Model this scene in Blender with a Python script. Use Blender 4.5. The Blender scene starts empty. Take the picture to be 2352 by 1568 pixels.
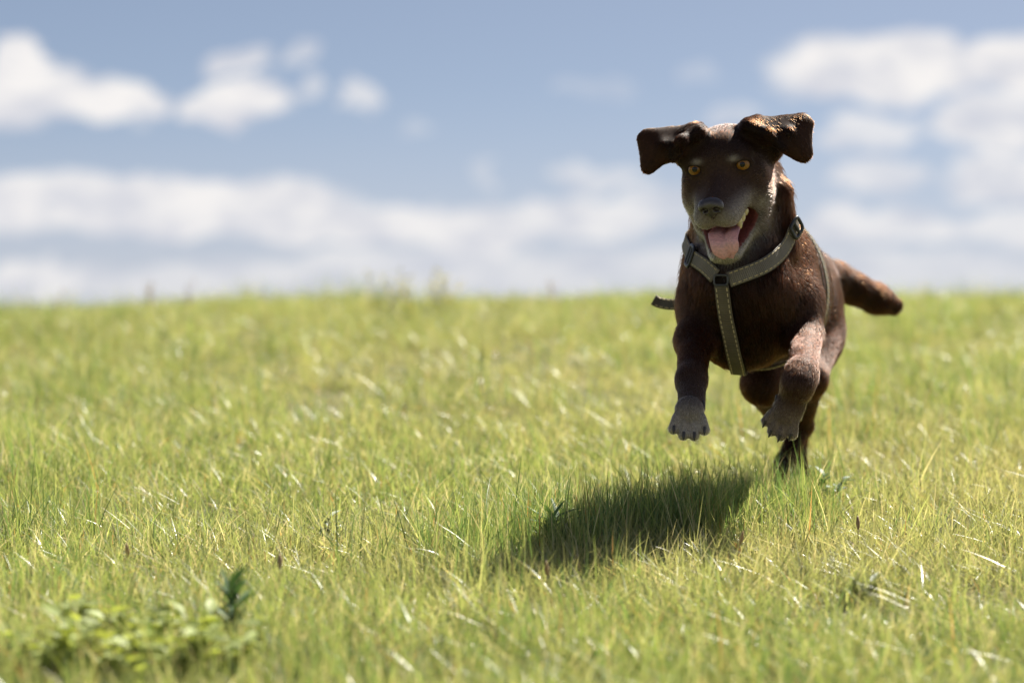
import bpy, math, random
import numpy as np
from mathutils import Vector, Matrix
from mathutils.bvhtree import BVHTree
from mathutils.kdtree import KDTree

SC = bpy.context.scene
COL = SC.collection
rng = np.random.default_rng(7)
random.seed(7)

# ------------------------------------------------------------------ camera
LENS = 100.0
FPX = LENS / 36.0 * 2352.0            # focal length in units of a 2352 x 1568 frame
CAMZ = 0.67
PITCH = math.atan((784 - 720) / FPX)  # camera looks very slightly down
cam_data = bpy.data.cameras.new('camera')
cam = bpy.data.objects.new('camera', cam_data)
COL.objects.link(cam)
cam.location = (0, 0, CAMZ)
cam.rotation_euler = (math.pi / 2 - PITCH, 0, 0)
cam_data.lens = LENS
cam_data.sensor_width = 36
cam_data.clip_start = 0.05
cam_data.clip_end = 4000
cam_data.dof.use_dof = True
cam_data.dof.focus_distance = 4.17
cam_data.dof.aperture_fstop = 2.9
SC.camera = cam

# ------------------------------------------------------------------ sun and sky
SUN_EL = math.radians(48.5)
SUN_AZ = math.radians(36.5)             # clockwise from +Y (view direction) towards +X
sun_dir = Vector((math.sin(SUN_AZ) * math.cos(SUN_EL), math.cos(SUN_AZ) * math.cos(SUN_EL), math.sin(SUN_EL)))
sd = bpy.data.lights.new('sun', 'SUN')
sd.energy = 5.0
sd.angle = math.radians(0.53)
sd.color = (1.0, 0.94, 0.84)
sun = bpy.data.objects.new('sun', sd)
COL.objects.link(sun)
sun.rotation_euler = sun_dir.to_track_quat('Z', 'Y').to_euler()

world = bpy.data.worlds.new('World')
SC.world = world
world.use_nodes = True
wn, wl = world.node_tree.nodes, world.node_tree.links
wn.clear()


class NB:
    """tiny helper to wire node trees"""
    def __init__(self, tree):
        self.n, self.l = tree.nodes, tree.links

    def node(self, t, ins=None, **kw):
        nd = self.n.new(t)
        for k, v in kw.items():
            setattr(nd, k, v)
        for k, v in (ins or {}).items():
            if hasattr(v, 'is_linked') or isinstance(v, bpy.types.NodeSocket):
                self.l.new(v, nd.inputs[k])
            else:
                nd.inputs[k].default_value = v
        return nd

    def math(self, op, a, b=0.0, c=None, clamp=False):
        ins = {0: a, 1: b}
        if c is not None:
            ins[2] = c
        return self.node('ShaderNodeMath', ins, operation=op, use_clamp=clamp).outputs[0]

    def vmath(self, op, a, b=(0, 0, 0)):
        nd = self.node('ShaderNodeVectorMath', {0: a, 1: b}, operation=op)
        return nd.outputs['Value'] if op in ('LENGTH', 'DOT_PRODUCT', 'DISTANCE') else nd.outputs[0]

    def mixc(self, f, a, b, mode='MIX'):
        nd = self.node('ShaderNodeMix', None, data_type='RGBA', blend_type=mode)
        for i, v in ((0, f), (6, a), (7, b)):
            if isinstance(v, bpy.types.NodeSocket):
                self.l.new(v, nd.inputs[i])
            else:
                nd.inputs[i].default_value = v
        return nd.outputs[2]

    def smooth(self, x, a, b, lo=0.0, hi=1.0):
        return self.node('ShaderNodeMapRange', {0: x, 1: a, 2: b, 3: lo, 4: hi}, interpolation_type='SMOOTHSTEP').outputs[0]


W = NB(world.node_tree)
tc = W.node('ShaderNodeTexCoord').outputs['Generated']
sep = W.node('ShaderNodeSeparateXYZ', {0: tc})
dx, dy, dz = sep.outputs
el = W.math('ARCSINE', dz)
az = W.math('ARCTAN2', dx, dy)
# sky colour: the low band of sky seen through a long lens
zz = W.math('MULTIPLY_ADD', W.math('MAXIMUM', dz, 0.0), 2.2, 0.10)
svec = W.vmath('NORMALIZE', W.node('ShaderNodeCombineXYZ', {0: dx, 1: dy, 2: zz}).outputs[0])
sky = W.node('ShaderNodeTexSky', {0: svec}, sky_type='NISHITA', sun_disc=False, sun_elevation=SUN_EL,
             sun_rotation=SUN_AZ, altitude=200, air_density=1.0, dust_density=0.6, ozone_density=2.0).outputs[0]
# clouds by direction (radians x 1000)
uv = W.node('ShaderNodeCombineXYZ', {0: W.math('MULTIPLY', az, FPX), 1: W.math('MULTIPLY', el, FPX), 2: 0.0}).outputs[0]
nz1 = W.node('ShaderNodeTexNoise', {'Vector': W.vmath('MULTIPLY', uv, (.0065, .011, 0)), 'Scale': 1.0, 'Detail': 4.0, 'Roughness': .55})
off = W.vmath('MULTIPLY', W.vmath('SUBTRACT', nz1.outputs['Color'], (.5, .5, .5)), (230, 120, 0))
uvd = W.vmath('ADD', uv, off)
CLOUDS = [(30, 225, 200, 80, 1), (55, 150, 75, 55, 1), (265, 240, 130, 58, 1), (545, 245, 150, 55, 1), (545, 150, 90, 36, .85),
          (695, 135, 42, 30, .5), (712, 208, 36, 26, .5), (826, 230, 40, 36, .65), (935, 285, 40, 20, .25),
          (300, 470, 560, 78, .95), (820, 515, 330, 52, .9), (1080, 535, 150, 68, .85), (1330, 495, 180, 56, .8),
          (1360, 405, 120, 32, .55), (1540, 470, 130, 46, .6), (1110, 395, 40, 25, .3),
          (80, 655, 140, 42, .8), (420, 645, 280, 44, .6), (900, 630, 520, 52, .6), (1400, 625, 400, 60, .5),
          (2040, 165, 290, 78, 1), (2310, 160, 140, 70, 1), (2265, 290, 150, 75, .9), (1990, 310, 130, 46, .7),
          (2300, 415, 150, 62, .85), (2010, 415, 110, 40, .7), (2010, 515, 230, 40, .75), (2310, 525, 130, 40, .7),
          (1690, 270, 70, 26, .4), (1380, 215, 90, 24, .22), (1605, 165, 45, 22, .2), (2100, 620, 400, 50, .5)]
mask = None
for cx, cy, rx, ry, s in CLOUDS:
    q = W.vmath('MULTIPLY', W.vmath('SUBTRACT', uvd, (cx - 1176, 720 - cy, 0)), (1 / rx, 1 / ry, 0))
    m = W.smooth(W.vmath('LENGTH', q), 1.10, .78, 0.0, s)
    mask = m if mask is None else W.math('MAXIMUM', mask, m)
# the same kind of broken cloud in the rest of the sky
nz2 = W.node('ShaderNodeTexNoise', {'Vector': W.vmath('MULTIPLY', tc, (4.0, 4.0, 11.0)), 'Scale': 1.0, 'Detail': 6.0, 'Roughness': .55})
cover = W.math('SUBTRACT', nz2.outputs[0], W.smooth(el, .1, .9, -.06, .09))
gen = W.smooth(cover, .52, .64, 0.0, .95)   # unseen cloud banked low to fill the dog's face with light, gaps overhead
outx = W.smooth(W.math('ABSOLUTE', az), .19, .45)
outy = W.smooth(el, .118, .26)
gen = W.math('MULTIPLY', gen, W.math('MAXIMUM', outx, outy))
mask = W.math('MAXIMUM', mask, gen)
nz3 = W.node('ShaderNodeTexNoise', {'Vector': W.vmath('MULTIPLY', uv, (.006, .013, 0)), 'Scale': 1.0, 'Detail': 6.0, 'Roughness': .6})
ccol = W.mixc(W.smooth(nz3.outputs[0], .34, .62), (4.6, 4.7, 5.2, 1), (6.6, 6.4, 6.3, 1))
skyc = W.mixc(1.0, sky, (.86, .735, .645, 1), 'MULTIPLY')
# thin pale veil towards the horizon
veil = W.smooth(el, .085, -.01, 0.0, .62)
skyc = W.mixc(veil, skyc, (3.95, 3.9, 4.5, 1))
wcol = W.mixc(mask, skyc, ccol)
bg = W.node('ShaderNodeBackground', {0: wcol, 1: 0.052})
wo = W.node('ShaderNodeOutputWorld', {0: bg.outputs[0]})

SC.view_settings.view_transform = 'Standard'
SC.view_settings.look = 'None'
SC.view_settings.gamma = 1.0
SC.view_settings.exposure = 1.45
SC.render.engine = 'CYCLES'
SC.cycles.use_denoising = True
SC.cycles.max_bounces = 10
SC.cycles.transparent_max_bounces = 8
try:
    SC.cycles_curves.shape = 'RIBBONS'
except Exception:
    pass


# ------------------------------------------------------------------ helpers
def nrm(v):
    v = np.asarray(v, float)
    return v / np.linalg.norm(v)


def S(px, py, d):
    """a place in the world: along the sight line of (px, py), d metres from the lens"""
    x = (px - 1176) / FPX * d
    u = (784 - py) / FPX * d
    return np.array([x, d * math.cos(PITCH) + u * math.sin(PITCH), CAMZ - d * math.sin(PITCH) + u * math.cos(PITCH)])


def new_obj(name, data, parent=None, mat=None):
    o = bpy.data.objects.new(name, data)
    COL.objects.link(o)
    if parent is not None:
        o.parent = parent
        o.matrix_parent_inverse = parent.matrix_world.inverted()
    if mat is not None and data is not None and len(data.materials) == 0:
        data.materials.append(mat)
    return o


def empty(name, loc, label=None, cat=None, group=None):
    o = bpy.data.objects.new(name, None)
    COL.objects.link(o)
    o.location = loc
    o.empty_display_size = .05
    o.matrix_world = Matrix.Translation(Vector(loc))
    tag(o, label, cat, group)
    return o


def tag(o, label=None, cat=None, group=None, kind=None):
    for k, v in (('label', label), ('category', cat), ('group', group), ('kind', kind)):
        if v:
            o[k] = v
    return o


def mesh_np(name, V, Fc, smooth=True):
    me = bpy.data.meshes.new(name)
    V = np.asarray(V, np.float32)
    if isinstance(Fc, np.ndarray):
        n, k = Fc.shape
        me.vertices.add(len(V))
        me.vertices.foreach_set('co', V.ravel())
        me.loops.add(n * k)
        me.loops.foreach_set('vertex_index', Fc.astype(np.int32).ravel())
        me.polygons.add(n)
        me.polygons.foreach_set('loop_start', np.arange(0, n * k, k, dtype=np.int32))
        me.update(calc_edges=True)
    else:
        me.from_pydata(V.tolist(), [], Fc)
        me.update()
    if smooth:
        me.polygons.foreach_set('use_smooth', np.ones(len(me.polygons), bool))
    return me


def vcol(me, name, C):
    C = np.asarray(C, np.float32)
    if C.shape[1] == 3:
        C = np.concatenate([C, np.ones((len(C), 1), np.float32)], 1)
    a = me.attributes.new(name, 'FLOAT_COLOR', 'POINT')
    a.data.foreach_set('color', C.ravel())


def material(name):
    m = bpy.data.materials.new(name)
    m.use_nodes = True
    m.node_tree.nodes.clear()
    b = NB(m.node_tree)
    out = b.node('ShaderNodeOutputMaterial')
    return m, b, out


def simple_mat(name, col, rough=.5, spec=.5, noise=0.0, nscale=60, sss=0.0, bump=0.0, coat=0.0):
    m, b, out = material(name)
    c = (*col, 1)
    p = b.node('ShaderNodeBsdfPrincipled', {'Roughness': rough, 'Specular IOR Level': spec, 'Coat Weight': coat, 'Coat Roughness': .1})
    tcn = b.node('ShaderNodeTexCoord').outputs['Object']
    nz = b.node('ShaderNodeTexNoise', {'Vector': tcn, 'Scale': nscale, 'Detail': 5.0})
    lo = tuple(x * (1 - noise) for x in col) + (1,)
    hi = tuple(min(1, x * (1 + noise)) for x in col) + (1,)
    b.l.new(b.mixc(b.smooth(nz.outputs[0], .3, .7), lo, hi), p.inputs['Base Color'])
    if sss:
        p.inputs['Subsurface Weight'].default_value = sss
        p.inputs['Subsurface Radius'].default_value = (.012, .004, .003)
        p.inputs['Subsurface Scale'].default_value = .5
    if bump:
        bm = b.node('ShaderNodeBump', {'Height': nz.outputs[0], 'Strength': bump, 'Distance': .002})
        b.l.new(bm.outputs[0], p.inputs['Normal'])
    b.l.new(p.outputs[0], out.inputs[0])
    return m


# ------------------------------------------------------------------ the ground
SLOPE, Y0, BEND, DOWN = 0.0784, 7.88, 0.047, 0.055


def ground_z(x, y):
    x, y = np.asarray(x, float), np.asarray(y, float)
    t = np.maximum(y - Y0, 0)
    tm = (SLOPE + DOWN) / BEND
    z = SLOPE * y - np.where(t < tm, .5 * BEND * t * t, .5 * BEND * tm * tm + (SLOPE + DOWN) * (t - tm))
    z = np.maximum(z, -6.0)
    w = np.clip((y - 5.5) / 3, 0, 1)
    z = z + w * (.009 * x + .010 * np.sin(x * 1.9 + 1.3) + .006 * np.sin(x * 4.7))
    near = np.exp(-((y - 5) / 9) ** 2)
    z = z + near * (.007 * np.sin(x * 2.7 + y * 1.1) + .006 * np.sin(y * 3.3 - x * 1.7 + 2))
    return z


def build_ground():
    xs = np.concatenate([-np.geomspace(1500, 6, 16), np.linspace(-5, 5, 81), np.geomspace(6, 1500, 16)])
    ys = np.concatenate([-np.geomspace(800, 2, 12), np.linspace(-1, 16, 137), np.geomspace(17, 3000, 26)])
    X, Y = np.meshgrid(xs, ys, indexing='ij')
    Z = ground_z(X, Y)
    Z = np.where(Y < 0, np.maximum(SLOPE * Y, -6), Z)
    V = np.stack([X, Y, Z], -1).reshape(-1, 3)
    nx, ny = len(xs), len(ys)
    i = np.arange(nx * ny).reshape(nx, ny)
    Fc = np.stack([i[:-1, :-1], i[1:, :-1], i[1:, 1:], i[:-1, 1:]], -1).reshape(-1, 4)
    m, b, out = material('soil_and_thatch')
    tcn = b.node('ShaderNodeTexCoord').outputs['Object']
    n1 = b.node('ShaderNodeTexNoise', {'Vector': tcn, 'Scale': 9.0, 'Detail': 8.0, 'Roughness': .65})
    n2 = b.node('ShaderNodeTexNoise', {'Vector': tcn, 'Scale': 90.0, 'Detail': 5.0})
    c = b.mixc(b.smooth(n1.outputs[0], .35, .65), (.06, .08, .03, 1), (.12, .12, .055, 1))
    c = b.mixc(b.smooth(n2.outputs[0], .4, .7), c, (.2, .18, .09, 1))
    p = b.node('ShaderNodeBsdfPrincipled', {'Base Color': c, 'Roughness': .95, 'Specular IOR Level': .1})
    bp = b.node('ShaderNodeBump', {'Height': n2.outputs[0], 'Strength': .8, 'Distance': .01})
    b.l.new(bp.outputs[0], p.inputs['Normal'])
    b.l.new(p.outputs[0], out.inputs[0])
    o = new_obj('ground', mesh_np('ground', V, Fc), None, m)
    tag(o, kind='structure', label='grassy hillside rising to a low crest')
    return o


ground = build_ground()


# ------------------------------------------------------------------ grass
def grass_material(name, gloss=.35, trans=.45):
    m, b, out = material(name)
    at = b.node('ShaderNodeAttribute', attribute_name='tint', attribute_type='GEOMETRY').outputs['Color']
    rnd = b.node('ShaderNodeObjectInfo').outputs['Random']
    patch = b.node('ShaderNodeAttribute', attribute_name='patch', attribute_type='INSTANCER').outputs['Fac']
    c = b.mixc(b.smooth(patch, .3, .85, 0, .5), at, (.37, .35, .21, 1))
    v = b.math('MULTIPLY_ADD', rnd, .4, .8)
    c = b.mixc(1.0, c, b.node('ShaderNodeCombineColor', {0: v, 1: v, 2: v}).outputs[0], 'MULTIPLY')
    p = b.node('ShaderNodeBsdfPrincipled', {'Base Color': c, 'Roughness': gloss, 'Specular IOR Level': .6})
    tcol = b.mixc(1.0, c, (1.4, 1.3, .75, 1), 'MULTIPLY')
    t = b.node('ShaderNodeBsdfTranslucent', {'Color': tcol})
    mx = b.node('ShaderNodeMixShader', {0: trans, 1: p.outputs[0], 2: t.outputs[0]})
    b.l.new(mx.outputs[0], out.inputs[0])
    return m


def blades(n, spread, hmin, hmax, wmin, wmax, lean, curl, cols, probs, r, bias=(0, 0)):
    """n tapering blades around the origin -> verts, faces, colours"""
    V, Fc, C = [], [], []
    seg = 4
    for _ in range(n):
        a, rad = r.uniform(0, 2 * math.pi), spread * math.sqrt(r.uniform())
        bx, by = rad * math.cos(a), rad * math.sin(a)
        h, w = r.uniform(hmin, hmax), r.uniform(wmin, wmax)
        d = r.uniform(0, 2 * math.pi)
        ln = abs(r.normal(0, lean))
        dxy = np.array([math.cos(d) * ln + bias[0], math.sin(d) * ln + bias[1]])
        tw = r.uniform(0, math.pi)
        side = np.array([math.cos(tw), math.sin(tw), 0.0])
        cu = r.uniform(.2, 1) * curl
        col = np.array(cols[r.choice(len(cols), p=probs)]) * r.uniform(.75, 1.25)
        i0 = len(V)
        for s in range(seg + 1):
            t = s / seg
            k = t * (1 - cu) + t * t * cu * 1.6
            c = np.array([bx + dxy[0] * h * k, by + dxy[1] * h * k, h * (t - .28 * cu * np.hypot(*dxy) * t * t * 1.5) - .012])
            ww = w * (1 - t ** 1.7) * (.7 + .6 * t if t < .5 else 1)
            if s == seg:
                V.append(c)
                C.append(col)
            else:
                V += [c - side * ww / 2, c + side * ww / 2]
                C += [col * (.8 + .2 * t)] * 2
        for s in range(seg - 1):
            j = i0 + 2 * s
            Fc.append((j, j + 1, j + 3, j + 2))
        j = i0 + 2 * (seg - 1)
        Fc.append((j, j + 1, j + 2))
    return V, Fc, C


GREEN = [(.248, .315, .112), (.318, .368, .160), (.12, .205, .072), (.40, .41, .215), (.58, .53, .38), (.42, .25, .12)]


def tuft_collection(name, specs, mat):
    c = bpy.data.collections.new(name)     # not linked to the scene: only a source for the instances
    for i, sp in enumerate(specs):
        r = np.random.default_rng(100 + i)
        V, Fc, C = [], [], []
        for kw in sp:
            v, f, cc = blades(r=r, **kw)
            k = len(V)
            V += v
            C += cc
            Fc += [tuple(x + k for x in q) for q in f]
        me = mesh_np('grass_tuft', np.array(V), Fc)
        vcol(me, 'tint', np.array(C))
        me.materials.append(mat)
        o = bpy.data.objects.new('grass_tuft_source', me)
        c.objects.link(o)
    return c


def scatter(name, P, scale, patch, coll, label, cat=None):
    """one object: points that carry tufts of blades"""
    me = bpy.data.meshes.new(name)
    me.vertices.add(len(P))
    me.vertices.foreach_set('co', P.astype(np.float32).ravel())
    for nm, val in (('sc', scale), ('patch', patch)):
        a = me.attributes.new(nm, 'FLOAT', 'POINT')
        a.data.foreach_set('value', val.astype(np.float32))
    me.update()
    o = new_obj(name, me)
    tag(o, label, cat, kind='stuff')
    ng = bpy.data.node_groups.new(name + '_nodes', 'GeometryNodeTree')
    ng.interface.new_socket('Geometry', in_out='INPUT', socket_type='NodeSocketGeometry')
    ng.interface.new_socket('Geometry', in_out='OUTPUT', socket_type='NodeSocketGeometry')
    b = NB(ng)
    gi = b.node('NodeGroupInput')
    go = b.node('NodeGroupOutput')
    ci = b.node('GeometryNodeCollectionInfo', {0: coll, 1: True, 2: True})
    na = b.node('GeometryNodeInputNamedAttribute', {0: 'sc'}, data_type='FLOAT').outputs[0]
    rv = b.node('FunctionNodeRandomValue', None, data_type='FLOAT_VECTOR')
    rv.inputs[0].default_value = (-.12, -.12, 0)
    rv.inputs[1].default_value = (.12, .12, 6.283)
    ip = b.node('GeometryNodeInstanceOnPoints', {'Points': gi.outputs[0], 'Instance': ci.outputs[0], 'Pick Instance': True,
                                                 'Rotation': rv.outputs[0], 'Scale': na})
    b.l.new(ip.outputs[0], go.inputs[0])
    md = o.modifiers.new('scatter', 'NODES')
    md.node_group = ng
    return o


def vnoise(x, y, s, seed):
    r = np.random.default_rng(seed)
    T = r.random((64, 64))
    u, v = x / s + 1000, y / s + 1000
    i, j = np.floor(u).astype(int), np.floor(v).astype(int)
    f, g = u - i, v - j
    f, g = f * f * (3 - 2 * f), g * g * (3 - 2 * g)
    t = lambda a, b_: T[a % 64, b_ % 64]
    return (t(i, j) * (1 - f) + t(i + 1, j) * f) * (1 - g) + (t(i, j + 1) * (1 - f) + t(i + 1, j + 1) * f) * g


def build_grass():
    gm = grass_material('grass_blade')
    P1 = [.31, .28, .13, .145, .11, .025]
    base = dict(spread=.055, wmin=.0016, wmax=.0036, curl=.8, cols=GREEN, probs=P1)
    specs = []
    for k in range(9):
        specs.append([dict(base, n=36, hmin=.02, hmax=.06, lean=.85),
                      dict(base, n=14, hmin=.04, hmax=.085, lean=.6),
                      dict(base, n=2, hmin=.06, hmax=.11, lean=.3, wmax=.0028)])
    short = tuft_collection('grass_short_sources', specs, gm)
    specs = []
    for k in range(5):
        specs.append([dict(base, spread=.04, n=24, hmin=.05, hmax=.135, lean=.36,
                           probs=[.3, .16, .45, .05, .03, .01], wmin=.0012, wmax=.0026)])
    tall = tuft_collection('grass_tall_sources', specs, gm)

    def field(n, y0, y1, extra):
        y = rng.uniform(y0, y1, n * 3)
        hw = y * .18 + extra
        x = rng.uniform(-1, 1, n * 3) * (y1 * .18 + extra)
        k = np.abs(x) < hw
        return x[k][:n], y[k][:n]
    pts = [field(5200, 2.5, 5.6, .7), field(4600, 5.6, 10.4, .9), field(2200, 10.4, 17, 1.5)]
    x = np.concatenate([p[0] for p in pts])
    y = np.concatenate([p[1] for p in pts])
    z = ground_z(x, y)
    n1 = vnoise(x, y, .34, 1) * .6 + vnoise(x, y, .11, 2) * .4
    n2 = vnoise(x, y, .8, 3) * .7 + vnoise(x, y, .25, 4) * .3
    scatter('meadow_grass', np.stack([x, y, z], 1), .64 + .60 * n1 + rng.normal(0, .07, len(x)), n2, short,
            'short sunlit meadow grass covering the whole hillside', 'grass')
    # taller, darker tussocks
    x, y = field(2300, 2.6, 9.6, .8)
    n = vnoise(x, y, .42, 9) + rng.normal(0, .08, len(x))
    sx = S(1480, 1215, 4.2)
    dd = np.hypot((x - sx[0]) / .26, (y - sx[1]) / .2)
    k = (n > .57) | ((dd < 1.3) & (n > .2))
    x, y = x[k], y[k]
    ex = sx[0] + rng.normal(0, .17, 230)
    ey = sx[1] + .06 + (ex - sx[0]) * .75 + rng.normal(0, .075, 230)
    x, y = np.concatenate([x, ex]), np.concatenate([y, ey])
    scatter('tall_grass', np.stack([x, y, ground_z(x, y)], 1), rng.uniform(.7, 1.2, len(x)), rng.uniform(0, .3, len(x)), tall,
            'taller darker green grass tussocks standing above the short turf', 'grass')


build_grass()


def build_straw():
    """dry pale blades lying across the turf, all leaning the same way"""
    gm = grass_material('dry_blade', .36, .4)
    V, Fc, C = [], [], []
    n = 5200
    r = np.random.default_rng(21)
    y = r.uniform(2.7, 8.5, n)
    x = r.uniform(-1, 1, n) * (y * .19 + .4)
    z = ground_z(x, y)
    for q in range(n):
        L = r.uniform(.02, .055) + .035 * r.random() ** 4
        w = r.uniform(.0006, .0016)
        a = math.radians(r.normal(150, 26))
        rise = r.uniform(.25, .7)
        d = np.array([math.cos(a), .5 * math.sin(a) * r.choice([-1, 1]), rise])
        d /= np.linalg.norm(d)
        side = np.cross(d, r.normal(0, 1, 3))
        side /= np.linalg.norm(side)
        b0 = np.array([x[q], y[q], z[q] + r.uniform(.0, .03)])
        col = np.array([(.52, .47, .31), (.43, .41, .24), (.58, .54, .42)][r.integers(3)]) * r.uniform(.8, 1.2)
        i0 = len(V)
        sag = r.uniform(.1, .5)
        for s in range(5):
            t = s / 4
            c = b0 + d * L * t - np.array([0, 0, sag * L * t * t * rise])
            ww = w * (1 - .75 * t * t)
            V += [c - side * ww / 2, c + side * ww / 2]
            C += [col, col]
        for s in range(4):
            j = i0 + 2 * s
            Fc.append((j, j + 1, j + 3, j + 2))
    me = mesh_np('dry_grass', np.array(V), Fc)
    vcol(me, 'tint', np.array(C))
    o = new_obj('dry_grass', me, None, gm)
    tag(o, 'pale dry grass blades leaning through the green turf', 'dry grass', kind='stuff')


build_straw()


# ------------------------------------------------------------------ signed distance modelling for the dog
def d_ell(X, Y, Z, c, r, ax):
    px, py, pz = X - c[0], Y - c[1], Z - c[2]
    k0 = 0
    k1 = 0
    for a, rr in zip(ax, r):
        q = px * a[0] + py * a[1] + pz * a[2]
        k0 = k0 + (q / rr) ** 2
        k1 = k1 + (q / (rr * rr)) ** 2
    k0 = np.sqrt(k0)
    return k0 * (k0 - 1) / np.maximum(np.sqrt(k1), 1e-6)


def d_cone(X, Y, Z, a, b, ra, rb):
    ba = b - a
    L = float(ba @ ba)
    t = np.clip(((X - a[0]) * ba[0] + (Y - a[1]) * ba[1] + (Z - a[2]) * ba[2]) / L, 0, 1)
    return np.sqrt((X - a[0] - t * ba[0]) ** 2 + (Y - a[1] - t * ba[1]) ** 2 + (Z - a[2] - t * ba[2]) ** 2) - (ra + (rb - ra) * t)


def d_tri(X, Y, Z, a, b, c, r):
    ba, cb, ac = b - a, c - b, a - c
    n = np.cross(ba, ac)
    pa = (X - a[0], Y - a[1], Z - a[2])
    pb = (X - b[0], Y - b[1], Z - b[2])
    pc = (X - c[0], Y - c[1], Z - c[2])
    dot = lambda v, p: v[0] * p[0] + v[1] * p[1] + v[2] * p[2]

    def edge(e, p):
        t = np.clip(dot(e, p) / float(e @ e), 0, 1)
        return (p[0] - e[0] * t) ** 2 + (p[1] - e[1] * t) ** 2 + (p[2] - e[2] * t) ** 2
    ins = np.sign(dot(np.cross(ba, n), pa)) + np.sign(dot(np.cross(cb, n), pb)) + np.sign(dot(np.cross(ac, n), pc))
    de = np.minimum(np.minimum(edge(ba, pa), edge(cb, pb)), edge(ac, pc))
    dn = dot(n, pa) ** 2 / float(n @ n)
    return np.sqrt(np.where(np.abs(ins) >= 2, dn, de)) - r


class Field:
    def __init__(self):
        self.p = []

    def add(self, kind, args, lo, hi, k, op, info):
        self.p.append(dict(kind=kind, args=args, lo=np.asarray(lo), hi=np.asarray(hi), k=k, op=op, info=info))

    def ell(self, c, r, ax=np.eye(3), k=.02, op='add', **info):
        c = np.asarray(c, float)
        R = np.sqrt(sum((np.asarray(a) * rr) ** 2 for a, rr in zip(ax, r)))
        self.add(d_ell, (c, r, ax), c - R, c + R, k, op, info)

    def cone(self, a, b, ra, rb, k=.02, op='add', **info):
        a, b = np.asarray(a, float), np.asarray(b, float)
        if 'flow' not in info:
            info['flow'] = nrm(b - a)
        self.add(d_cone, (a, b, ra, rb), np.minimum(a - ra, b - rb), np.maximum(a + ra, b + rb), k, op, info)

    def tri(self, a, b, c, r, k=.006, op='add', **info):
        a, b, c = (np.asarray(v, float) for v in (a, b, c))
        self.add(d_tri, (a, b, c, r), np.minimum(np.minimum(a, b), c) - r, np.maximum(np.maximum(a, b), c) + r, k, op, info)

    def grid(self, xs, ys, zs):
        D = np.full((len(xs), len(ys), len(zs)), .5, np.float32)
        for p in self.p:
            mg = p['k'] + .012
            sl = []
            for ax, g in enumerate((xs, ys, zs)):
                i0 = max(0, np.searchsorted(g, p['lo'][ax] - mg) - 1)
                i1 = min(len(g), np.searchsorted(g, p['hi'][ax] + mg) + 1)
                sl.append(slice(i0, i1))
            if any(s.stop <= s.start for s in sl):
                continue
            X = xs[sl[0]][:, None, None].astype(np.float32)
            Y = ys[sl[1]][None, :, None].astype(np.float32)
            Z = zs[sl[2]][None, None, :].astype(np.float32)
            d = p['kind'](X, Y, Z, *p['args']).astype(np.float32)
            D0 = D[sl[0], sl[1], sl[2]]
            k = p['k']
            if p['op'] == 'add':
                h = np.maximum(k - np.abs(D0 - d), 0) / k
                D[sl[0], sl[1], sl[2]] = np.minimum(D0, d) - h * h * k * .25
            else:
                d = -d
                h = np.maximum(k - np.abs(D0 - d), 0) / k
                D[sl[0], sl[1], sl[2]] = np.maximum(D0, d) + h * h * k * .25
        return D


def surface_nets(D, xs, ys, zs):
    s = D < 0
    nx, ny, nz = D.shape
    cnt = np.zeros((nx - 1, ny - 1, nz - 1), np.int8)
    for i in (0, 1):
        for j in (0, 1):
            for k in (0, 1):
                cnt += s[i:nx - 1 + i, j:ny - 1 + j, k:nz - 1 + k]
    act = np.argwhere((cnt > 0) & (cnt < 8))
    idx = np.full(cnt.shape, -1, np.int32)
    idx[act[:, 0], act[:, 1], act[:, 2]] = np.arange(len(act))
    corners = [(i, j, k) for i in (0, 1) for j in (0, 1) for k in (0, 1)]
    val, pos = {}, {}
    for c in corners:
        a = act + np.array(c)
        val[c] = D[a[:, 0], a[:, 1], a[:, 2]]
        pos[c] = np.stack([xs[a[:, 0]], ys[a[:, 1]], zs[a[:, 2]]], 1)
    acc = np.zeros((len(act), 3))
    n = np.zeros(len(act))
    for c in corners:
        for ax in range(3):
            if c[ax] == 0:
                e = list(c)
                e[ax] = 1
                e = tuple(e)
                m = (val[c] < 0) != (val[e] < 0)
                t = (val[c] / np.where(m, val[c] - val[e], 1))[:, None]
                acc += np.where(m[:, None], pos[c] + t * (pos[e] - pos[c]), 0)
                n += m
    V = acc / n[:, None]
    quads = []
    for ax in range(3):
        lo = [slice(1, -1)] * 3
        lo[ax] = slice(0, -1)
        hi = list(lo)
        hi[ax] = slice(1, None)
        a, b = s[tuple(lo)], s[tuple(hi)]
        for flip, m in ((0, a & ~b), (1, ~a & b)):
            e = np.argwhere(m)
            for q in range(3):
                if q != ax:
                    e[:, q] += 1
            u, v = (ax + 1) % 3, (ax + 2) % 3
            du, dv = np.eye(3, dtype=int)[u], np.eye(3, dtype=int)[v]
            g = lambda p: idx[p[:, 0], p[:, 1], p[:, 2]]
            Q = np.stack([g(e - du - dv), g(e - dv), g(e), g(e - du)], 1)
            quads.append(Q[:, ::-1] if flip else Q)
    Q = np.concatenate(quads)
    return V, Q[(Q >= 0).all(1)]


# ------------------------------------------------------------------ the dog: frames
HC = S(1669, 378, 4.27)                     # centre of the skull
yaw, pit, rol = math.radians(15.5), math.radians(17.5), math.radians(5.6)
HF = np.array([-math.sin(yaw), -math.cos(yaw), 0])
HR = np.array([math.cos(yaw), -math.sin(yaw), 0])
HU = np.array([0, 0, 1.0])
HF, HU = math.cos(pit) * HF - math.sin(pit) * HU, math.cos(pit) * HU + math.sin(pit) * HF
HR, HU = math.cos(rol) * HR + math.sin(rol) * HU, math.cos(rol) * HU - math.sin(rol) * HR
HAX = np.array([HR, HF, HU])


def H(r, f, u):
    """head coordinates in centimetres: right (in the picture), forward, up"""
    return HC + (r * HR + f * HF + u * HU) * .01


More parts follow.
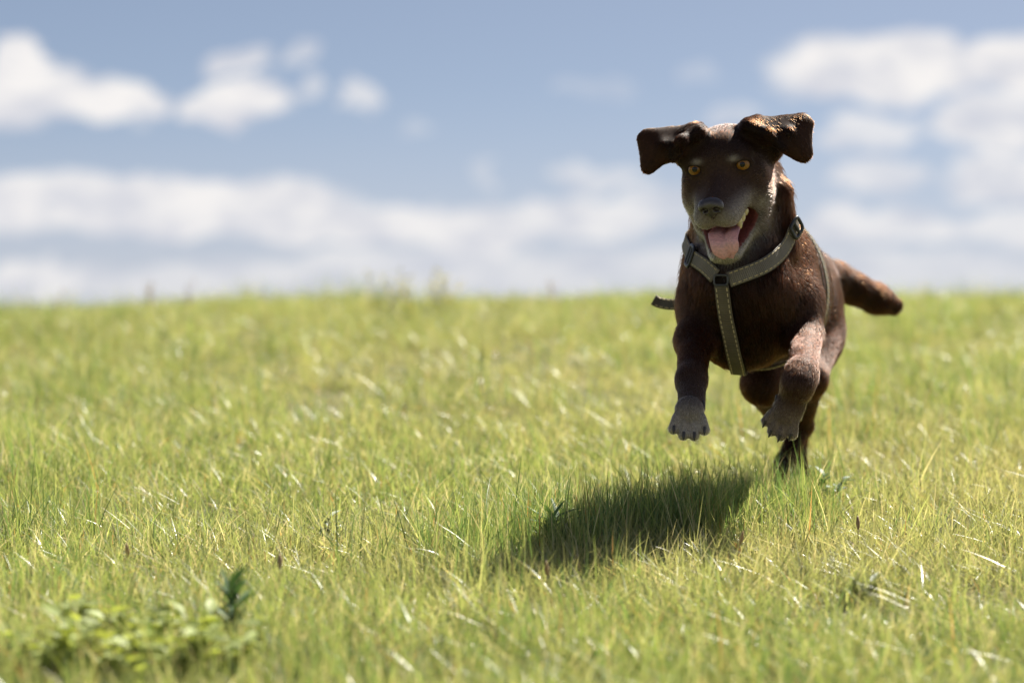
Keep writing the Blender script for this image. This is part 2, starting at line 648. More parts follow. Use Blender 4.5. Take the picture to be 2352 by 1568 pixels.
BC0, BC1 = S(1704, 690, 4.30), S(1858, 668, 4.92)
BF = nrm(BC0 - BC1)                         # body forward
BR = nrm(np.cross(BF, [0, 0, 1]))
BR = BR if BR[0] > 0 else -BR
BU = nrm(np.cross(BR, BF))
BU = BU if BU[2] > 0 else -BU
BAX = np.array([BR, BF, BU])
BACK = -BF * .8 - BU * .35

fd = Field()
T = dict(len=.010, grey=.0)
# torso
fd.ell(S(1742, 676, 4.50), (.104, .20, .112), BAX, k=.03, flow=BACK, **T)
fd.ell(S(1706, 700, 4.335), (.088, .085, .100), BAX, k=.05, flow=-BU - BF * .2, **T)
fd.cone(S(1768, 676, 4.60), S(1824, 692, 4.86), .088, .062, k=.05, flow=BACK, **T)
fd.ell(S(1838, 702, 4.86), (.055, .11, .068), BAX, k=.04, flow=BACK, **T)
# withers and the line of the back
fd.cone(S(1735, 568, 4.42), S(1838, 650, 4.88), .048, .042, k=.06, flow=BACK, **T)
# neck
fd.cone(S(1694, 425, 4.325), S(1710, 590, 4.385), .068, .081, k=.04, flow=nrm(-BU - BF * .3), len=.014, grey=0)
fd.cone(S(1700, 500, 4.29), S(1704, 640, 4.29), .05, .062, k=.05, flow=np.array([0, -.2, -1]), len=.013, grey=0)
# loose skin folds on the sides of the neck
fd.cone(S(1792, 440, 4.29), S(1800, 560, 4.31), .012, .016, k=.03, flow=np.array([0, 0, -1.]), len=.013, grey=0)
# shoulders and front legs
LEG = dict(len=.0068, grey=.0, tan=1.0)
fd.cone(S(1664, 615, 4.385), S(1630, 700, 4.33), .042, .034, k=.05, flow=np.array([0, .3, -1]), len=.009, grey=0)
fd.cone(S(1630, 700, 4.33), S(1598, 784, 4.285), .034, .0265, k=.03, flow=np.array([0, .3, -1]), len=.0075, grey=.01)
fd.ell(S(1577, 784, 4.30), (.014, .015, .018), k=.02, flow=np.array([0, .3, -1]), **LEG)
fd.cone(S(1597, 784, 4.28), S(1588, 872, 4.19), .0262, .0208, k=.02, **LEG)
fd.cone(S(1588, 872, 4.19), S(1589, 930, 4.145), .0212, .0198, k=.015, len=.005, grey=.05, tan=.8)
fd.cone(S(1786, 612, 4.40), S(1818, 700, 4.355), .048, .042, k=.05, flow=np.array([0, .4, -1]), len=.009, grey=0)
fd.cone(S(1818, 700, 4.355), S(1846, 776, 4.315), .041, .0255, k=.03, flow=np.array([0, .3, -1]), len=.0075, grey=.01)
fd.cone(S(1853, 772, 4.315), S(1842, 858, 4.15), .0232, .0212, k=.02, **LEG)
fd.cone(S(1840, 860, 4.15), S(1833, 882, 4.135), .0232, .0222, k=.015, **LEG)
fd.cone(S(1833, 882, 4.135), S(1812, 945, 4.16), .0218, .0195, k=.015, len=.005, grey=.06, tan=1.0)
# hind legs
HL = dict(len=.007, grey=.0, tan=.4)
fd.ell(S(1880, 758, 4.82), (.032, .070, .076), BAX, k=.04, flow=np.array([.1, .2, -1]), **HL)
fd.cone(S(1872, 770, 4.80), S(1856, 868, 4.68), .044, .030, k=.04, **HL)
fd.cone(S(1854, 872, 4.68), S(1838, 975, 4.80), .0285, .0195, k=.02, **HL)
fd.cone(S(1840, 978, 4.80), S(1803, 1062, 4.755), .0185, .0145, k=.015, **HL)
fd.cone(S(1803, 1062, 4.755), S(1790, 1110, 4.715), .0145, .017, k=.015, **HL)
fd.ell(S(1786, 1122, 4.69), (.024, .035, .016), k=.012, flow=np.array([0, -1, -.4]), **HL)
fd.ell(S(1790, 775, 4.74), (.048, .075, .08), BAX, k=.04, flow=np.array([0, 0, -1.]), **HL)
fd.cone(S(1785, 790, 4.73), S(1750, 880, 4.63), .042, .031, k=.04, **HL)
fd.cone(S(1750, 882, 4.63), S(1828, 1005, 4.90), .0305, .018, k=.02, **HL)
fd.cone(S(1828, 1005, 4.90), S(1836, 1075, 4.85), .017, .0145, k=.015, **HL)
fd.ell(S(1832, 1098, 4.82), (.022, .034, .015), k=.012, flow=np.array([0, -1, -.4]), **HL)
# tail
tp = [(1872, 624, 4.90, .030), (1915, 640, 4.97, .0245), (1960, 662, 5.0, .0215), (2010, 685, 5.03, .0200), (2050, 702, 5.05, .0155)]
for (a, b, c, r), (a2, b2, c2, r2) in zip(tp[:-1], tp[1:]):
    fd.cone(S(a, b, c), S(a2, b2, c2), r + .001, r2 + .001, k=.03, len=.009, grey=0)
# head
HD = dict(flow='head', grey=0.0)
fd.ell(H(0, -1, .6), (.060, .066, .052), HAX, k=.03, len=.005, **HD)
fd.ell(H(0, 2.0, 1.0), (.050, .040, .042), HAX, k=.015, len=.0045, **HD)
for s in (-1, 1):
    fd.ell(H(s * 2.9, 3.9, 2.2), (.020, .016, .012), HAX, k=.014, len=.004, **HD)
    fd.ell(H(s * 4.5, 1.8, -2.6), (.022, .038, .034), HAX, k=.02, len=.006, **HD)
    fd.ell(H(s * 4.3, 3.0, -.9), (.014, .020, .014), HAX, k=.014, len=.004, **HD)
fd.cone(H(0, 3.2, -1.5), H(0, 12.7, -3.0), .0265, .0170, k=.018, len=.0032, **HD)
for s in (-1, 1):
    fd.cone(H(s * 2.2, 5.6, -3.7), H(s * 1.25, 12.1, -4.3), .0225, .0180, k=.014, len=.004, flow='head', grey=.5)
    fd.ell(H(s * 1.8, 10.2, -5.0), (.0165, .036, .0165), HAX, k=.010, len=.004, flow='head', grey=.62)
# cheeks running back to the corners of the mouth, lower jaw
for s in (-1, 1):
    fd.cone(H(s * 4.2, 2.8, -4.6), H(s * 3.7, 3.4, -7.6), .0215, .0175, k=.02, len=.007, flow='head', grey=.14)
    fd.cone(H(s * 3.3, 3.2, -7.8), H(s * 1.45, 9.9, -11.0), .0130, .0100, k=.012, len=.006, flow='head', grey=.6)
fd.ell(H(0, 10.3, -11.0), (.0170, .0135, .0110), HAX, k=.012, len=.006, flow='head', grey=.75)
fd.ell(H(0, 6.0, -10.4), (.026, .045, .012), np.array([HR, nrm(HF - .45 * HU), nrm(HU + .45 * HF)]), k=.012, len=.007, flow='head', grey=.35)
fd.ell(H(0, 0, -6.2), (.046, .044, .043), HAX, k=.03, len=.010, **HD)
# mouth cavity
MA = np.array([HR, nrm(HF - .34 * HU), nrm(HU + .34 * HF)])
MC = H(0, 7.4, -7.6)
fd.ell(H(0, 8.0, -8.0), (.028, .062, .0165), MA, k=.006, op='sub')
fd.ell(H(2.3, 7.2, -7.2), (.0225, .036, .0175), MA, k=.006, op='sub')
fd.ell(H(-2.3, 7.2, -7.2), (.0225, .036, .0175), MA, k=.006, op='sub')
# furrow between the lips below the nose
fd.cone(H(0, 13.9, -4.2), H(0, 13.5, -6.2), .0014, .0014, k=.004, op='sub')
# eye sockets, then lids
EYES = [(-3.72, 4.75, .95), (3.55, 4.75, .90)]
ER = .0108
for s, e in zip((-1, 1), EYES):
    fd.cone(H(e[0] + s * .15, e[1] - .4, e[2]), H(e[0] + s * .3, e[1] + 3.0, e[2]), .0100, .0150, k=.008, op='sub')
for s, e in zip((-1, 1), EYES):
    ring = []
    for q in range(10):
        th = 2 * math.pi * q / 10
        cx, sx = math.cos(th), math.sin(th)
        ring.append(H(e[0] + 1.12 * cx, e[1] + .62 - .55 * cx * cx - (.35 * cx * s if cx * s > 0 else 0), e[2] + (.98 if sx > 0 else .84) * sx))
    for q in range(10):
        t = .0027 if 0 <= q < 5 else .0024
        fd.cone(ring[q], ring[(q + 1) % 10], t, t, k=.006, len=.0022, **HD)


# ears: folded flaps flung out by the leap
def flap(poly, cen, flow):
    Pn = [S(*q) for q in poly]
    c = S(*cen)
    for a, b in zip(Pn, Pn[1:] + Pn[:1]):
        fd.tri(a, b, c, .0072, k=.009, len=.0045, grey=0, flow=flow)


flap([(1606, 300, 4.25), (1545, 296, 4.237), (1482, 300, 4.234), (1467, 316, 4.232), (1478, 393, 4.224), (1495, 395, 4.222),
      (1535, 362, 4.226), (1558, 345, 4.228), (1590, 330, 4.24)], (1522, 335, 4.221), nrm(S(1480, 390, 4.2) - S(1560, 300, 4.24)))
flap([(1708, 290, 4.245), (1745, 280, 4.245), (1795, 271, 4.245), (1845, 264, 4.242), (1865, 280, 4.240), (1857, 325, 4.234), (1863, 356, 4.228),
      (1848, 370, 4.224), (1830, 363, 4.222), (1804, 347, 4.222), (1768, 316, 4.226)], (1810, 308, 4.224), nrm(S(1850, 365, 4.2) - S(1770, 280, 4.24)))
EF = dict(len=.005, grey=0)
fd.cone(S(1600, 300, 4.225), S(1566, 324, 4.205), .010, .007, k=.012, **EF)
fd.cone(S(1566, 324, 4.205), S(1550, 362, 4.215), .007, .006, k=.012, **EF)
fd.cone(S(1598, 312, 4.24), S(1565, 360, 4.25), .016, .012, k=.02, **EF)
fd.cone(S(1716, 290, 4.228), S(1762, 308, 4.213), .011, .008, k=.012, **EF)
fd.cone(S(1762, 308, 4.213), S(1798, 343, 4.214), .008, .005, k=.010, **EF)
fd.cone(S(1735, 300, 4.25), S(1778, 345, 4.26), .018, .014, k=.02, **EF)

# paws
CLAWS = []


def paw(center, fwd, up, size, info, spread=1.0):
    """four toes below the wrist; fwd is where the toes point, up the top of the foot"""
    f = nrm(fwd)
    u = nrm(np.asarray(up) - f * np.dot(up, f))
    r = np.cross(f, u)
    c = np.asarray(center)
    fd.ell(c - f * .016 * size, (.0235 * size, .024 * size, .0150 * size), np.array([r, f, u]), k=.014, flow=f, **dict(info, grey=info['grey'] * .2))
    for q, (o, l) in enumerate(((-1.5, .016), (-.52, .026), (.52, .026), (1.5, .016))):
        b = c + r * o * .0125 * size * spread - f * .004 * size
        e = c + (r * o * .0164 * spread + f * l - u * .004) * size
        fd.cone(b, e, .0082 * size, .0090 * size, k=.002, **dict(info, flow=f))
        CLAWS.append((e + (f * .0035 + u * .0082) * size, nrm(f * .95 - u * .10), size * .85))
    fd.ell(c - f * .008 * size - u * .014 * size, (.017 * size, .016 * size, .009 * size), np.array([r, f, u]), k=.006, flow=f, **info)


PW = dict(len=.0046, grey=.78, tan=.5)
# hanging left-of-picture paw, toes seen from the front
paw(S(1583, 962, 4.105), np.array([-.04, -.42, -.9]), np.array([0, -.9, .42]), .90, PW)
# right-of-picture paw, folded back, toes pointing down and inwards
paw(S(1799, 962, 4.15), np.array([-.42, .12, -.9]), np.array([-.30, -.95, 0]), .88, dict(PW, grey=.42, tan=1.8))
# dew claws
CLAWS.append((S(1627, 925, 4.13), nrm([.25, -.3, -1]), .8))
CLAWS.append((S(1768, 905, 4.15), nrm([-.2, -.3, -1]), .7))

xs = np.arange(.165, .735, .0024)
ys = np.concatenate([np.arange(3.985, 4.40, .0021), np.arange(4.40, 5.14, .004)])
lo_z = S(1800, 1150, 4.7)[2]
hi_z = S(1800, 240, 4.2)[2]
zs = np.arange(lo_z, hi_z, .0023)
Dg = fd.grid(xs, ys, zs)
BV, BQ = surface_nets(Dg, xs, ys, zs)
del Dg


def largest_component(V, Q):
    lab = np.arange(len(V))
    for _ in range(400):
        m = lab[Q].min(1)
        new = lab.copy()
        for k in range(4):
            np.minimum.at(new, Q[:, k], m)
        new = new[new]
        if (new == lab).all():
            break
        lab = new
    u, c = np.unique(lab, return_counts=True)
    keep = lab == u[c.argmax()]
    mp = np.cumsum(keep) - 1
    Q = Q[keep[Q].all(1)]
    return V[keep], mp[Q]


BV, BQ = largest_component(BV, BQ)

# soften the thin ear flaps
def smooth_region(V, Q, wgt, it):
    n = len(V)
    e = np.concatenate([Q[:, [0, 1]], Q[:, [1, 2]], Q[:, [2, 3]], Q[:, [3, 0]]])
    deg = np.bincount(e[:, 0], minlength=n) + np.bincount(e[:, 1], minlength=n)
    for _ in range(it):
        acc = np.stack([np.bincount(e[:, 0], V[e[:, 1], q], n) + np.bincount(e[:, 1], V[e[:, 0], q], n) for q in range(3)], 1)
        V = V + wgt[:, None] * .6 * (acc / np.maximum(deg, 1)[:, None] - V)
    return V


earw = np.zeros(len(BV))
for p in fd.p:
    if p['kind'] is d_tri:
        earw = np.maximum(earw, np.clip(1.6 - np.maximum(d_tri(BV[:, 0], BV[:, 1], BV[:, 2], *p['args']), 0) / .004, 0, 1))
BV = smooth_region(BV, BQ, earw, 110)
BV = smooth_region(BV, BQ, np.full(len(BV), .35), 2)

# per-vertex coat: direction, length, greying
wsum = np.zeros(len(BV))
flow = np.zeros((len(BV), 3))
flen = np.zeros(len(BV))
grey = np.zeros(len(BV))
tan = np.zeros(len(BV))
nose_tip = H(0, 14.8, -2.4)
headflow = BV - nose_tip
headflow /= np.linalg.norm(headflow, axis=1)[:, None]
for p in fd.p:
    if p['op'] != 'add':
        continue
    d = p['kind'](BV[:, 0], BV[:, 1], BV[:, 2], *p['args'])
    w = np.exp(-np.maximum(d, -.004) / .006)
    fl = p['info']['flow']
    fl = headflow if isinstance(fl, str) else np.broadcast_to(nrm(fl), (len(BV), 3))
    flow += w[:, None] * fl
    flen += w * p['info'].get('len', .01)
    grey += w * p['info'].get('grey', 0)
    tan += w * p['info'].get('tan', 0)
    wsum += w
flow /= np.linalg.norm(flow, axis=1)[:, None] + 1e-9
flen /= wsum
grey /= wsum
tan /= wsum
hl = (BV - HC) @ HAX.T * 100                 # head coordinates of every vertex, cm
hr, hf, hu = hl.T
inhead = (np.abs(hr) < 9) & (hf > -8) & (hf < 18) & (hu > -15) & (hu < 9)


def gauss(c, r):
    return np.exp(-(((hr - c[0]) / r[0]) ** 2 + ((hf - c[1]) / r[1]) ** 2 + ((hu - c[2]) / r[2]) ** 2)) * inhead


# grey eyebrow marks, grey muzzle, dark bridge of the nose
br = np.clip((hu + 3.0 + .06 * hf) / 1.6, 0, 1) * (hf > 5) * inhead
grey = grey * (1 - .85 * br)
grey = np.maximum(grey, .65 * gauss((-3.1, 5.4, 2.2), (.75, 2.5, .42)))
grey = np.maximum(grey, .65 * gauss((2.5, 5.4, 2.15), (.75, 2.5, .42)))
grey = np.maximum(grey, .4 * gauss((5.2, 5, -5.2), (1.8, 3, 1.6)))
grey = np.maximum(grey, .4 * gauss((-5.2, 5, -5.2), (1.8, 3, 1.6)))
# lining of the mouth: surface that faces the cavity
mc = (BV - MC) @ MA.T * 100
incav = (np.abs(mc[:, 0]) < 4.7) & (np.abs(mc[:, 1]) < 6.6) & (np.abs(mc[:, 2]) < 2.35) & inhead
incav &= ((mc[:, 0] / 5.0) ** 2 + (mc[:, 1] / 6.6) ** 2 + (mc[:, 2] / 2.25) ** 2) < 1.0
eyed = np.min([np.linalg.norm(BV - H(*e), axis=1) for e in EYES], axis=0)
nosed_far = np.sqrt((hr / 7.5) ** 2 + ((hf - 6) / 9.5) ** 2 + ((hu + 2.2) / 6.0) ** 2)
nosed = np.sqrt(((hr) / 1.95) ** 2 + ((hf - 14.3) / 1.5) ** 2 + ((hu + 2.7) / 1.6) ** 2)

bc = np.tile(np.array([.011, .0042, .002]), (len(BV), 1))
face_fill = np.clip(1.4 - nosed_far, 0, 1)[:, None]  # sky fill light on the face, put into the skin colour
bc = bc + face_fill * np.array([.055, .031, .022]) + tan[:, None] * np.array([.022, .008, .003]) + np.clip(earw, 0, 1)[:, None] * np.array([.028, .011, .005])
bc = bc * (1 - grey[:, None] * .8) + np.array([.52, .46, .42]) * grey[:, None] * .8
bc[incav] = (.17, .05, .045)
bc[(eyed < .0128)] = (.02, .012, .01)

dog = empty('dog', tuple(S(1800, 1130, 4.7)), 'leaping chocolate brown dog with amber eyes and its pink tongue out', 'dog')
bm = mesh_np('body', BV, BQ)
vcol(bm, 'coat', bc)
mskin, b_, out_ = material('coat_skin')
ca = b_.node('ShaderNodeAttribute', attribute_name='coat').outputs['Color']
tcn = b_.node('ShaderNodeTexCoord').outputs['Object']
nzz = b_.node('ShaderNodeTexNoise', {'Vector': tcn, 'Scale': 260.0, 'Detail': 3.0})
cm_ = b_.mixc(b_.smooth(nzz.outputs[0], .35, .65, 0, .5), ca, b_.mixc(1.0, ca, (.45, .42, .40, 1), 'MULTIPLY'))
pp = b_.node('ShaderNodeBsdfPrincipled', {'Base Color': cm_, 'Roughness': .6, 'Specular IOR Level': .12})
b_.l.new(pp.outputs[0], out_.inputs[0])
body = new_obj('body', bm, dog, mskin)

bvh = BVHTree.FromPolygons([tuple(v) for v in BV], [tuple(q) for q in BQ.tolist()])
CAMP = Vector((0, 0, CAMZ))


def snap(px, py):
    """the place on the coat that this sight line meets"""
    d = Vector(S(px, py, 1.0)) - CAMP
    loc, nor, i, t = bvh.ray_cast(CAMP, d.normalized())
    if loc is None:
        loc, nor, i, t = bvh.find_nearest(Vector(S(px, py, 4.36)))
    return np.array(loc), np.array(nor)


# ------------------------------------------------------------------ harness
def webbing(name, lo, hi, gap):
    m, q, out = material(name)
    uvn = q.node('ShaderNodeUVMap').outputs[0]
    sp = q.node('ShaderNodeSeparateXYZ', {0: uvn})
    rib = q.math('SINE', q.math('MULTIPLY', sp.outputs[0], 2 * math.pi / .0030))
    nz = q.node('ShaderNodeTexNoise', {'Vector': uvn, 'Scale': 900.0, 'Detail': 3.0})
    nw = q.node('ShaderNodeTexNoise', {'Vector': uvn, 'Scale': 45.0, 'Detail': 4.0})
    c = q.mixc(q.smooth(nz.outputs[0], .35, .65), (*lo, 1), (*hi, 1))
    c = q.mixc(q.smooth(nw.outputs[0], .4, .7, 0, .35), c, (*[x * 1.5 for x in hi], 1))
    c = q.mixc(q.smooth(rib, -1, 1, 0, .5), c, (*gap, 1))
    p = q.node('ShaderNodeBsdfPrincipled', {'Base Color': c, 'Roughness': .6, 'Specular IOR Level': .35})
    bp = q.node('ShaderNodeBump', {'Height': rib, 'Strength': .6, 'Distance': .0008})
    q.l.new(bp.outputs[0], p.inputs['Normal'])
    q.l.new(p.outputs[0], out.inputs[0])
    return m


m_strap = webbing('olive_webbing', (.125, .102, .060), (.175, .145, .095), (.07, .058, .036))
m_collar = webbing('grey_webbing', (.165, .142, .108), (.22, .19, .15), (.09, .078, .06))
m_stitch = simple_mat('cream_thread', (.62, .50, .27), .6, .3, .2, 400)
m_black = simple_mat('black_plastic', (.012, .012, .013), .32, .5, .15, 200)
m_ring = simple_mat('dark_metal', (.05, .05, .052), .3, .6, .2, 200)

harness = empty('dog_harness', tuple(S(1660, 650, 4.25)), 'olive grey webbing harness with cream stitching worn by the brown dog', 'harness')
STRAPS = []


def spline(P, step):
    P = np.asarray(P, float)
    Q = np.concatenate([[2 * P[0] - P[1]], P, [2 * P[-1] - P[-2]]])
    out = []
    for i in range(1, len(Q) - 2):
        n = max(2, int(np.linalg.norm(Q[i + 1] - Q[i]) / step))
        for t in np.arange(n) / n:
            out.append(.5 * (2 * Q[i] + (Q[i + 1] - Q[i - 1]) * t + (2 * Q[i - 1] - 5 * Q[i] + 4 * Q[i + 1] - Q[i + 2]) * t * t
                             + (3 * Q[i] - Q[i - 1] - 3 * Q[i + 1] + Q[i + 2]) * t ** 3))
    out.append(Q[-2])
    return np.array(out)


def smooth_path(A, it):
    A = A.copy()
    for _ in range(it):
        A[1:-1] = .25 * A[:-2] + .5 * A[1:-1] + .25 * A[2:]
    return A


def strap(name, pts, width, lift=.0065, snapit=True, normals=None, thick=.0022, stitch=True, parent=None, reg=True):
    C = spline(pts, .005)
    N = []
    if snapit:
        for i, c in enumerate(C):
            loc, nor, _, dist = bvh.find_nearest(Vector(c))
            N.append(np.array(nor))
            C[i] = np.array(loc)
        N = smooth_path(np.array(N), 12)
        N /= np.linalg.norm(N, axis=1)[:, None]
        C = smooth_path(C, 4) + N * lift
    else:
        N = np.tile(normals[0], (len(C), 1))
        N /= np.linalg.norm(N, axis=1)[:, None]
    Tn = np.gradient(C, axis=0)
    Tn /= np.linalg.norm(Tn, axis=1)[:, None]
    B = np.cross(N, Tn)
    B /= np.linalg.norm(B, axis=1)[:, None]
    N = np.cross(Tn, B)
    prof = [(-.5, 0), (-.46, .9), (-.2, 1), (.2, 1), (.46, .9), (.5, 0), (.46, -.9), (-.46, -.9)]
    V = np.concatenate([[c + b * w * width + n * h * thick / 2 for w, h in prof] for c, b, n in zip(C, B, N)])
    k = len(prof)
    Fc = []
    for i in range(len(C) - 1):
        for j in range(k):
            a, b2 = i * k + j, i * k + (j + 1) % k
            Fc.append((a, b2, b2 + k, a + k))
    Fc.append(tuple(range(k))[::-1])
    Fc.append(tuple(range((len(C) - 1) * k, len(C) * k)))
    me = mesh_np(name, V, Fc)
    arc = np.concatenate([[0], np.cumsum(np.linalg.norm(np.diff(C, axis=0), axis=1))])
    uvl = me.uv_layers.new(name='uv')
    vi = np.empty(len(me.loops), np.int32)
    me.loops.foreach_get('vertex_index', vi)
    U = np.stack([arc[vi // k], np.array([q[0] for q in prof])[vi % k] * width], 1)
    uvl.data.foreach_set('uv', U.astype(np.float32).ravel())
    o = new_obj(name, me, parent or harness, m_collar if name == 'neck_strap' else m_strap)
    if reg:
        for c, b, n in zip(C, B, N):
            STRAPS.append((c, width))
    if stitch:
        V2, F2 = [], []
        pos = .004
        while pos < arc[-1] - .004:
            for sgn in (-1, 1):
                q = []
                for t in (pos, pos + .0052):
                    f = np.array([np.interp(t, arc, A[:, z]) for A in (C,) for z in range(3)])
                    fb = np.array([np.interp(t, arc, B[:, z]) for z in range(3)])
                    fn = np.array([np.interp(t, arc, N[:, z]) for z in range(3)])
                    base = f + fb * sgn * width * .36 + fn * (thick / 2 + .0001)
                    q += [base - fb * .0007, base + fn * .0007, base + fb * .0007]
                i = len(V2)
                V2 += q
                F2 += [(i, i + 1, i + 4, i + 3), (i + 1, i + 2, i + 5, i + 4), (i, i + 2, i + 1), (i + 3, i + 4, i + 5)]
            pos += .0084
        so = new_obj('stitching', mesh_np('stitching', np.array(V2), F2, False), o, m_stitch)
        so['kind'] = 'stuff'
    return o, C, N, B


def surf(px, py):
    r = snap(px, py)
    return r[0]


SW = .0235
strap('chest_strap', [surf(*q) for q in ((1661, 655), (1664, 682), (1669, 722), (1677, 763), (1685, 803), (1694, 838), (1699, 856))], SW)
lp = [surf(*q) for q in ((1648, 636), (1622, 610), (1596, 590))]
st1, C1, N1, B1 = strap('neck_strap', lp + [S(1572, 560, 4.36), S(1575, 520, 4.44)], SW)
rp = [surf(*q) for q in ((1676, 643), (1712, 630), (1751, 613), (1780, 590), (1799, 566), (1811, 543), (1818, 520))]
st2, C2, N2, B2 = strap('neck_strap', rp + [S(1812, 496, 4.41), S(1770, 480, 4.46), S(1700, 478, 4.50), S(1620, 492, 4.48), S(1575, 520, 4.44)], SW)
# girth: a loop round the ribs behind the elbows
gc = S(1745, 690, 4.50)
ga = nrm(BF + .12 * BU)
gu = nrm(BU - ga * np.dot(BU, ga))
gr = np.cross(ga, gu)
gp = []
for a in np.linspace(0, 2 * math.pi, 40):
    d = gr * math.cos(a) + gu * math.sin(a)
    o0 = Vector(gc + d * .5)
    loc, nor, i, t = bvh.ray_cast(o0, Vector(-d))
    while loc is not None and (Vector(loc) - Vector(gc)).length > .165:
        loc, nor, i, t = bvh.ray_cast(Vector(loc) - Vector(d) * .02, Vector(-d))
    gp.append(np.array(loc) if loc is not None else gc + d * .11)
strap('girth_strap', gp, SW)
strap('girth_link', [surf(1700, 856), S(1704, 862, 4.45), gp[int(np.argmin([q[2] for q in gp]))]], SW, stitch=False)
# loose strap end blown out on the far side
le = [S(1576, 694, 4.47), S(1550, 699, 4.48), S(1528, 698, 4.485), S(1512, 694, 4.49), S(1501, 688, 4.49)]
strap('loose_strap_end', le, .019, snapit=False, normals=[nrm([.15, -.9, .35])] * 5, stitch=True, reg=False)


def loop_frame(name, c, t, n, w, h, bar, mat, parent, r=.0022):
    """a rounded rectangular slider: outer loop with a middle bar"""
    t, n = nrm(t), nrm(n)
    s = nrm(np.cross(n, t))
    n = np.cross(t, s)
    V, Fc = [], []

    def tube(path, closed):
        i0 = len(V)
        P = [np.asarray(p) for p in path]
        m = len(P)
        for i, p in enumerate(P):
            a = P[(i + 1) % m] if closed or i < m - 1 else p
            z = P[i - 1] if closed or i > 0 else p
            tt = nrm(a - z)
            u = nrm(np.cross(tt, n))
            for q in range(8):
                an = q * math.pi / 4
                V.append(p + (u * math.cos(an) * 1.25 + n * math.sin(an) * .8) * r)
        for i in range(m if closed else m - 1):
            for q in range(8):
                a, b2 = i0 + i * 8 + q, i0 + i * 8 + (q + 1) % 8
                c2, d2 = i0 + ((i + 1) % m) * 8 + (q + 1) % 8, i0 + ((i + 1) % m) * 8 + q
                Fc.append((a, b2, c2, d2))
    ring = []
    for k in range(32):
        an = 2 * math.pi * k / 32
        cx, sx = math.cos(an), math.sin(an)
        ring.append(c + t * h / 2 * math.copysign(abs(cx) ** .45, cx) + s * w / 2 * math.copysign(abs(sx) ** .45, sx))
    tube(ring, True)
    if bar:
        tube([c - s * w / 2, c, c + s * w / 2], False)
    return new_obj(name, mesh_np(name, np.array(V), Fc), parent, mat)


i = int(np.argmin(np.linalg.norm(C1 - lp[2], axis=1)))
loop_frame('slide_buckle', C1[i] + N1[i] * .0022, C1[i] - C1[i - 1], N1[i], .031, .022, True, m_black, harness, .0026)
i = int(np.argmin(np.linalg.norm(C2 - surf(1817, 524), axis=1)))
loop_frame('clip_buckle', C2[i] + N2[i] * .004, C2[i] - C2[i - 1], N2[i], .024, .026, True, m_black, harness, .0026)
rc, rn = snap(1661, 644)
V_, F_ = [], []
ring = loop_frame('ring', rc + rn * .0085, np.array([0, 0, 1.]), rn, .022, .015, False, m_ring, harness, .0012)


